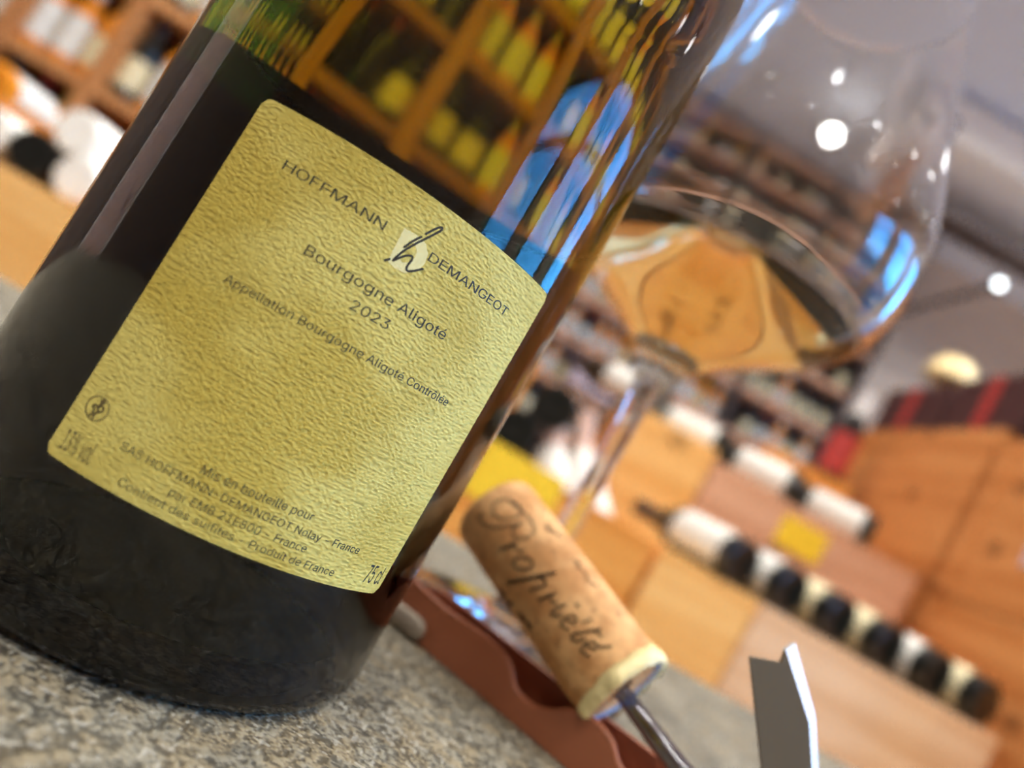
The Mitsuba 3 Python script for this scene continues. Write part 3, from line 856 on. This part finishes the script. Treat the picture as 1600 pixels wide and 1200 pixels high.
# second row
DY = 1.65
ZD, ZB = float(RU(0, 56, DY)[2]), float(RU(0, 70, DY)[2])
crate('tall golden crate in the second row, right behind the stem of the glass', xr(186, DY), xr(335, DY), DY, 1.97, .8, ZB, 'wood_gold')
crate('long pinkish brown crate in the second row with bottles lying on top', xr(339, DY), xr(705, DY), DY, 1.97, .8, ZD, 'wood_pink')
crate('crate of the second row hidden behind the wine bottle', -0.08, xr(20, DY), DY, 1.97, .8, ZD, 'wood_orange')
yc = thing('yellow_card', 'yellow card on the pinkish brown crate of the second row', 'card')
c_ = RU(515, 16, DY - .01)
part(yc, 'sheet', bx(c_[0] - .055, c_[0] + .055, DY - .005, DY - .001, c_[2] - .035, c_[2] + .035), 'yellow_card')
# a crate standing behind with the red bottle on it
EY = 2.1
ZE = float(RU(0, 122, EY)[2])
crate('olive shadowed crate behind the second row under the red-labelled bottle', xr(395, EY), xr(548, EY), EY, 2.4, .0, ZE, 'wood_orange', side='wood_side')
# stacks of crates along the right, their sides towards the middle
SX = 1.06
cols = [(1.705, 2.36, [(.0, .50), (.505, .86), (.865, 1.16), (1.165, 1.575)]), (1.05, 1.68, [(.0, .45), (.455, .80), (.805, 1.148), (1.153, 1.545)])]
for ci, (ya, yb, lv_) in enumerate(cols):
    for li, (za, zb) in enumerate(lv_):
        k = crate(f'orange pine crate, {["bottom", "second", "third", "top"][li]} of the {"farther" if ci == 0 else "nearer"} stack at the right', SX, SX + .36, ya, yb, za, zb, 'wood_side')
        part(k, 'edge_batten', bx(SX - .008, SX, ya + .005, ya + .05, za + .01, zb - .01, .001), 'wood_side')
        part(k, 'edge_batten', bx(SX - .008, SX, yb - .05, yb - .005, za + .01, zb - .01, .001), 'wood_side')
st = thing('sticker', 'white and pink sticker on the side of the top right crate', 'sticker')
c_ = np.array([SX - .0085, 1.43, 1.30])
part(st, 'paper', bx(SX - .003, SX - .001, 1.40, 1.47, 1.26, 1.34), 'pink_card')
dbx = [(2.02, 2.36, 1.576, .15), (1.68, 2.0, 1.576, .16), (1.3, 1.66, 1.546, .17)]
for i, (ya, yb, z, h) in enumerate(dbx):
    k = thing('dark_box', f'dark wine-red carton, {["farthest", "middle", "nearest"][i]} of three on top of the right crates', 'box')
    part(k, 'carton', bx(SX + .01, SX + .34, ya, yb, z, z + h, .003), 'dark_red_box')
    part(k, 'strip', bx(SX + .006, SX + .0095, (ya + yb) / 2 - .02, (ya + yb) / 2 + .02, z + .005, z + h - .005), 'red_strip')

# ---- bottles lying and standing on the crates
LAY = ((1, 0, 0), -90)


def lying(label, pos, rz, body='dark_bottle', lab='white_label', capm='dark_capsule', z=0.0415, tilt=0, roll=0, s=1.0, tall=True):
    # axis along +y at rz = 0, base towards the camera, label up
    return shop_bottle('lying_bottle', label, (pos[0], pos[1], pos[2] + z * s), body, lab, capm, rot=[((1, 0, 0), -90 + tilt), ((0, 0, 1), roll)], rz=rz, tall=tall, s=s)


px1 = [xr(r, 1.27) for r in (630, 718, 806, 894)]
for i, x in enumerate(px1):
    cap_ = ['blue_capsule', 'blue_capsule', 'blue_capsule', 'blue_capsule', 'dark_capsule'][i]
    lying(f'dark bottle on the long pale crate, {ORD[i]} of the row of four from the left', (x, 1.27, ZT), 28, lab=['cream_label', 'cream_label', 'white_label', 'cream_label'][i], capm=cap_, roll=-44, tall=False)
lying('dark white-labelled bottle lying at the left end of the long pale crate', (xr(542, 1.27), 1.27, ZT), 28, lab='white_label', roll=-40)
lying('dark bottle lying on the golden knotty crate with a white label', (xr(452, 1.27), 1.265, ZT), 29, lab='white_label', roll=-30)
for i, (r, y, z, l) in enumerate([(172, 1.32, .155, 'left of the two large ones'), (208, 1.42, .13, 'right of the two large ones'), (262, 1.33, .185, 'small low one right of the stem')]):
    shop_bottle('wrapped_bottle', f'bottle wrapped in white paper in the orange crate, {l}', (xr(r, y), y, ZT - z), 'white_paper', None, 'pink_capsule', rot=[((0, 1, 0), -20)])
lying('white-labelled bottle lying low on the deep orange crate beside the big bottle', (xr(40, 1.27), 1.262, ZT), -3, lab='white_label')
lying('white-labelled bottle lying on another above the yellow card', (xr(76, 1.27), 1.28, ZT + .071), -5, lab='white_label', body='dark_bottle')
for i, r in enumerate((225, 345, 476, 610)):
    zz = ZB if r < 335 else ZD
    lying(f'dark white-labelled bottle lying on the second crate row, {ORD[i]} from the left', (xr(r, 1.72), 1.72, zz), 62, lab='white_label', roll=-48)
# left heap on the first crate
for i, (r, dz, rz, lb, bd, cpm) in enumerate([(-985, 0, 12, 'white_label', 'amber_bottle', 'gold_capsule'), (-905, 0, -6, None, 'white_paper', 'white_capsule'), (-826, 0, 8, None, 'dark_bottle', 'dark_capsule'), (-748, 0, -4, None, 'white_paper', 'white_capsule'), (-945, .071, 4, 'white_label', 'amber_bottle', 'white_capsule'), (-785, .071, -3, None, 'white_paper', 'gold_capsule')]):
    lying(f'bottle heaped on the far left crate, {["lower left", "second", "dark unlabelled third", "lower right", "upper left", "upper right"][i]} one', (xr(r, 1.28), 1.275, ZT + dz), rz, lab=lb, body=bd, capm=cpm)
for i, r in enumerate((-640, -560, -480, -390, -290, -190, -90)):
    lying(f'bottle lying on the crates behind the wine bottle, {ORD[i]} from the left', (xr(r, 1.28), 1.275, ZT), rnd.uniform(-6, 6), lab='white_label', body=rnd.choice(['amber_bottle', 'dark_bottle']))
# the bottle with the red label
p_ = RU(497, 124, 2.2)
k = shop_bottle('standing_bottle', 'standing bottle with a red label and white capsule beside the right crates', (p_[0], 2.2, ZE), 'dark_bottle', 'red_strip', 'white_capsule', tall=True)
part(k, 'neck_label', mv(lathe([(.0205, .222), (.0175, .236)], 20), (p_[0], 2.2, ZE)), 'white_label')
p_ = RU(528, 350, 2.2)
lp = thing('shade_lamp', 'small lamp with a cream domed shade on top of the dark cartons', 'lamp')
c_ = (SX + .1, 2.24, 1.727)
part(lp, 'base', mv(lathe([(0, .0), (.05, .0), (.05, .012), (.012, .02), (.009, .09), (0, .09)], 24), c_), 'black_metal', 40)
part(lp, 'shade', mv(lathe([(.075, .075), (.07, .11), (.05, .145), (.0, .16)], 28), c_), 'cream_shade', 60)
for i, (x, y, z, m) in enumerate([(SX + .20, 1.85, 1.737, 'dark_bottle')]):
    shop_bottle('standing_bottle', 'dark slim bottle standing on the cartons at the right', (x, y, z), 'dark_bottle', None, 'dark_capsule', s=.8)

# ---- soffit, beams and wall lamp at the upper right
s0 = RU(372, 640, 3.9)
sf = thing('ceiling_duct', 'white boxed duct hanging under the ceiling at the upper right', 'duct')
part(sf, 'box', bx(1.22, 3.6, 3.75, 4.35, 3.53, 3.76, .01), 'soffit_paint')
part(sf, 'vent', bx(1.26, 1.36, 3.735, 3.752, 3.56, 3.62, .004), 'black_metal')
lo_ = thing('awning_panel', 'dark brown slatted panel under the duct at the upper right', 'panel')
for i in range(5):
    part(lo_, 'slat', bx(1.45, 3.6, 4.0 + .1 * i, 4.08 + .1 * i, 3.27 + .045 * i, 3.31 + .045 * i, .004), 'wood_dark')
part(lo_, 'frame', bx(1.40, 1.45, 3.95, 4.5, 3.23, 3.53, .004), 'wood_post')
p_ = RU(580, 514, 4.4)
wl = thing('wall_lamp', 'small bright round lamp in front of the pale wall at the right', 'lamp')
part(wl, 'housing', mv(lathe([(0.0, -.06), (.03, -.06), (.05, -.01), (.052, .0), (.0, .001)], 20), p_, R=[[1, 0, 0], [0, 0, -1], [0, 1, 0]]), 'black_metal', 40)
part(wl, 'arm', bx(p_[0] - .012, p_[0] + .012, 4.45, Y1_ - .001, p_[2] - .012, p_[2] + .012), 'black_metal')
part(wl, 'bulb', {**mikit.ply(mv(trimesh.creation.icosphere(2, .03), p_ + np.array([0, -.012, 0])), 'mat_white_label', smooth=True), 'emitter': {'type': 'area', 'radiance': {'type': 'rgb', 'value': [6.0, 6.6, 6.8]}}}, None)
p_ = RU(242, 590, 4.3)
pl = thing('pendant_lamp', 'bright round pendant lamp seen through the wine glass bowl', 'lamp')
part(pl, 'cord', mv(trimesh.creation.cylinder(.006, CEIL - p_[2], sections=10), (p_[0], p_[1], (CEIL + p_[2]) / 2)), 'black_metal')
part(pl, 'bulb', {**mikit.ply(mv(trimesh.creation.icosphere(2, .06), p_), 'mat_white_label', smooth=True), 'emitter': {'type': 'area', 'radiance': {'type': 'rgb', 'value': [16, 15.5, 14.5]}}}, None)
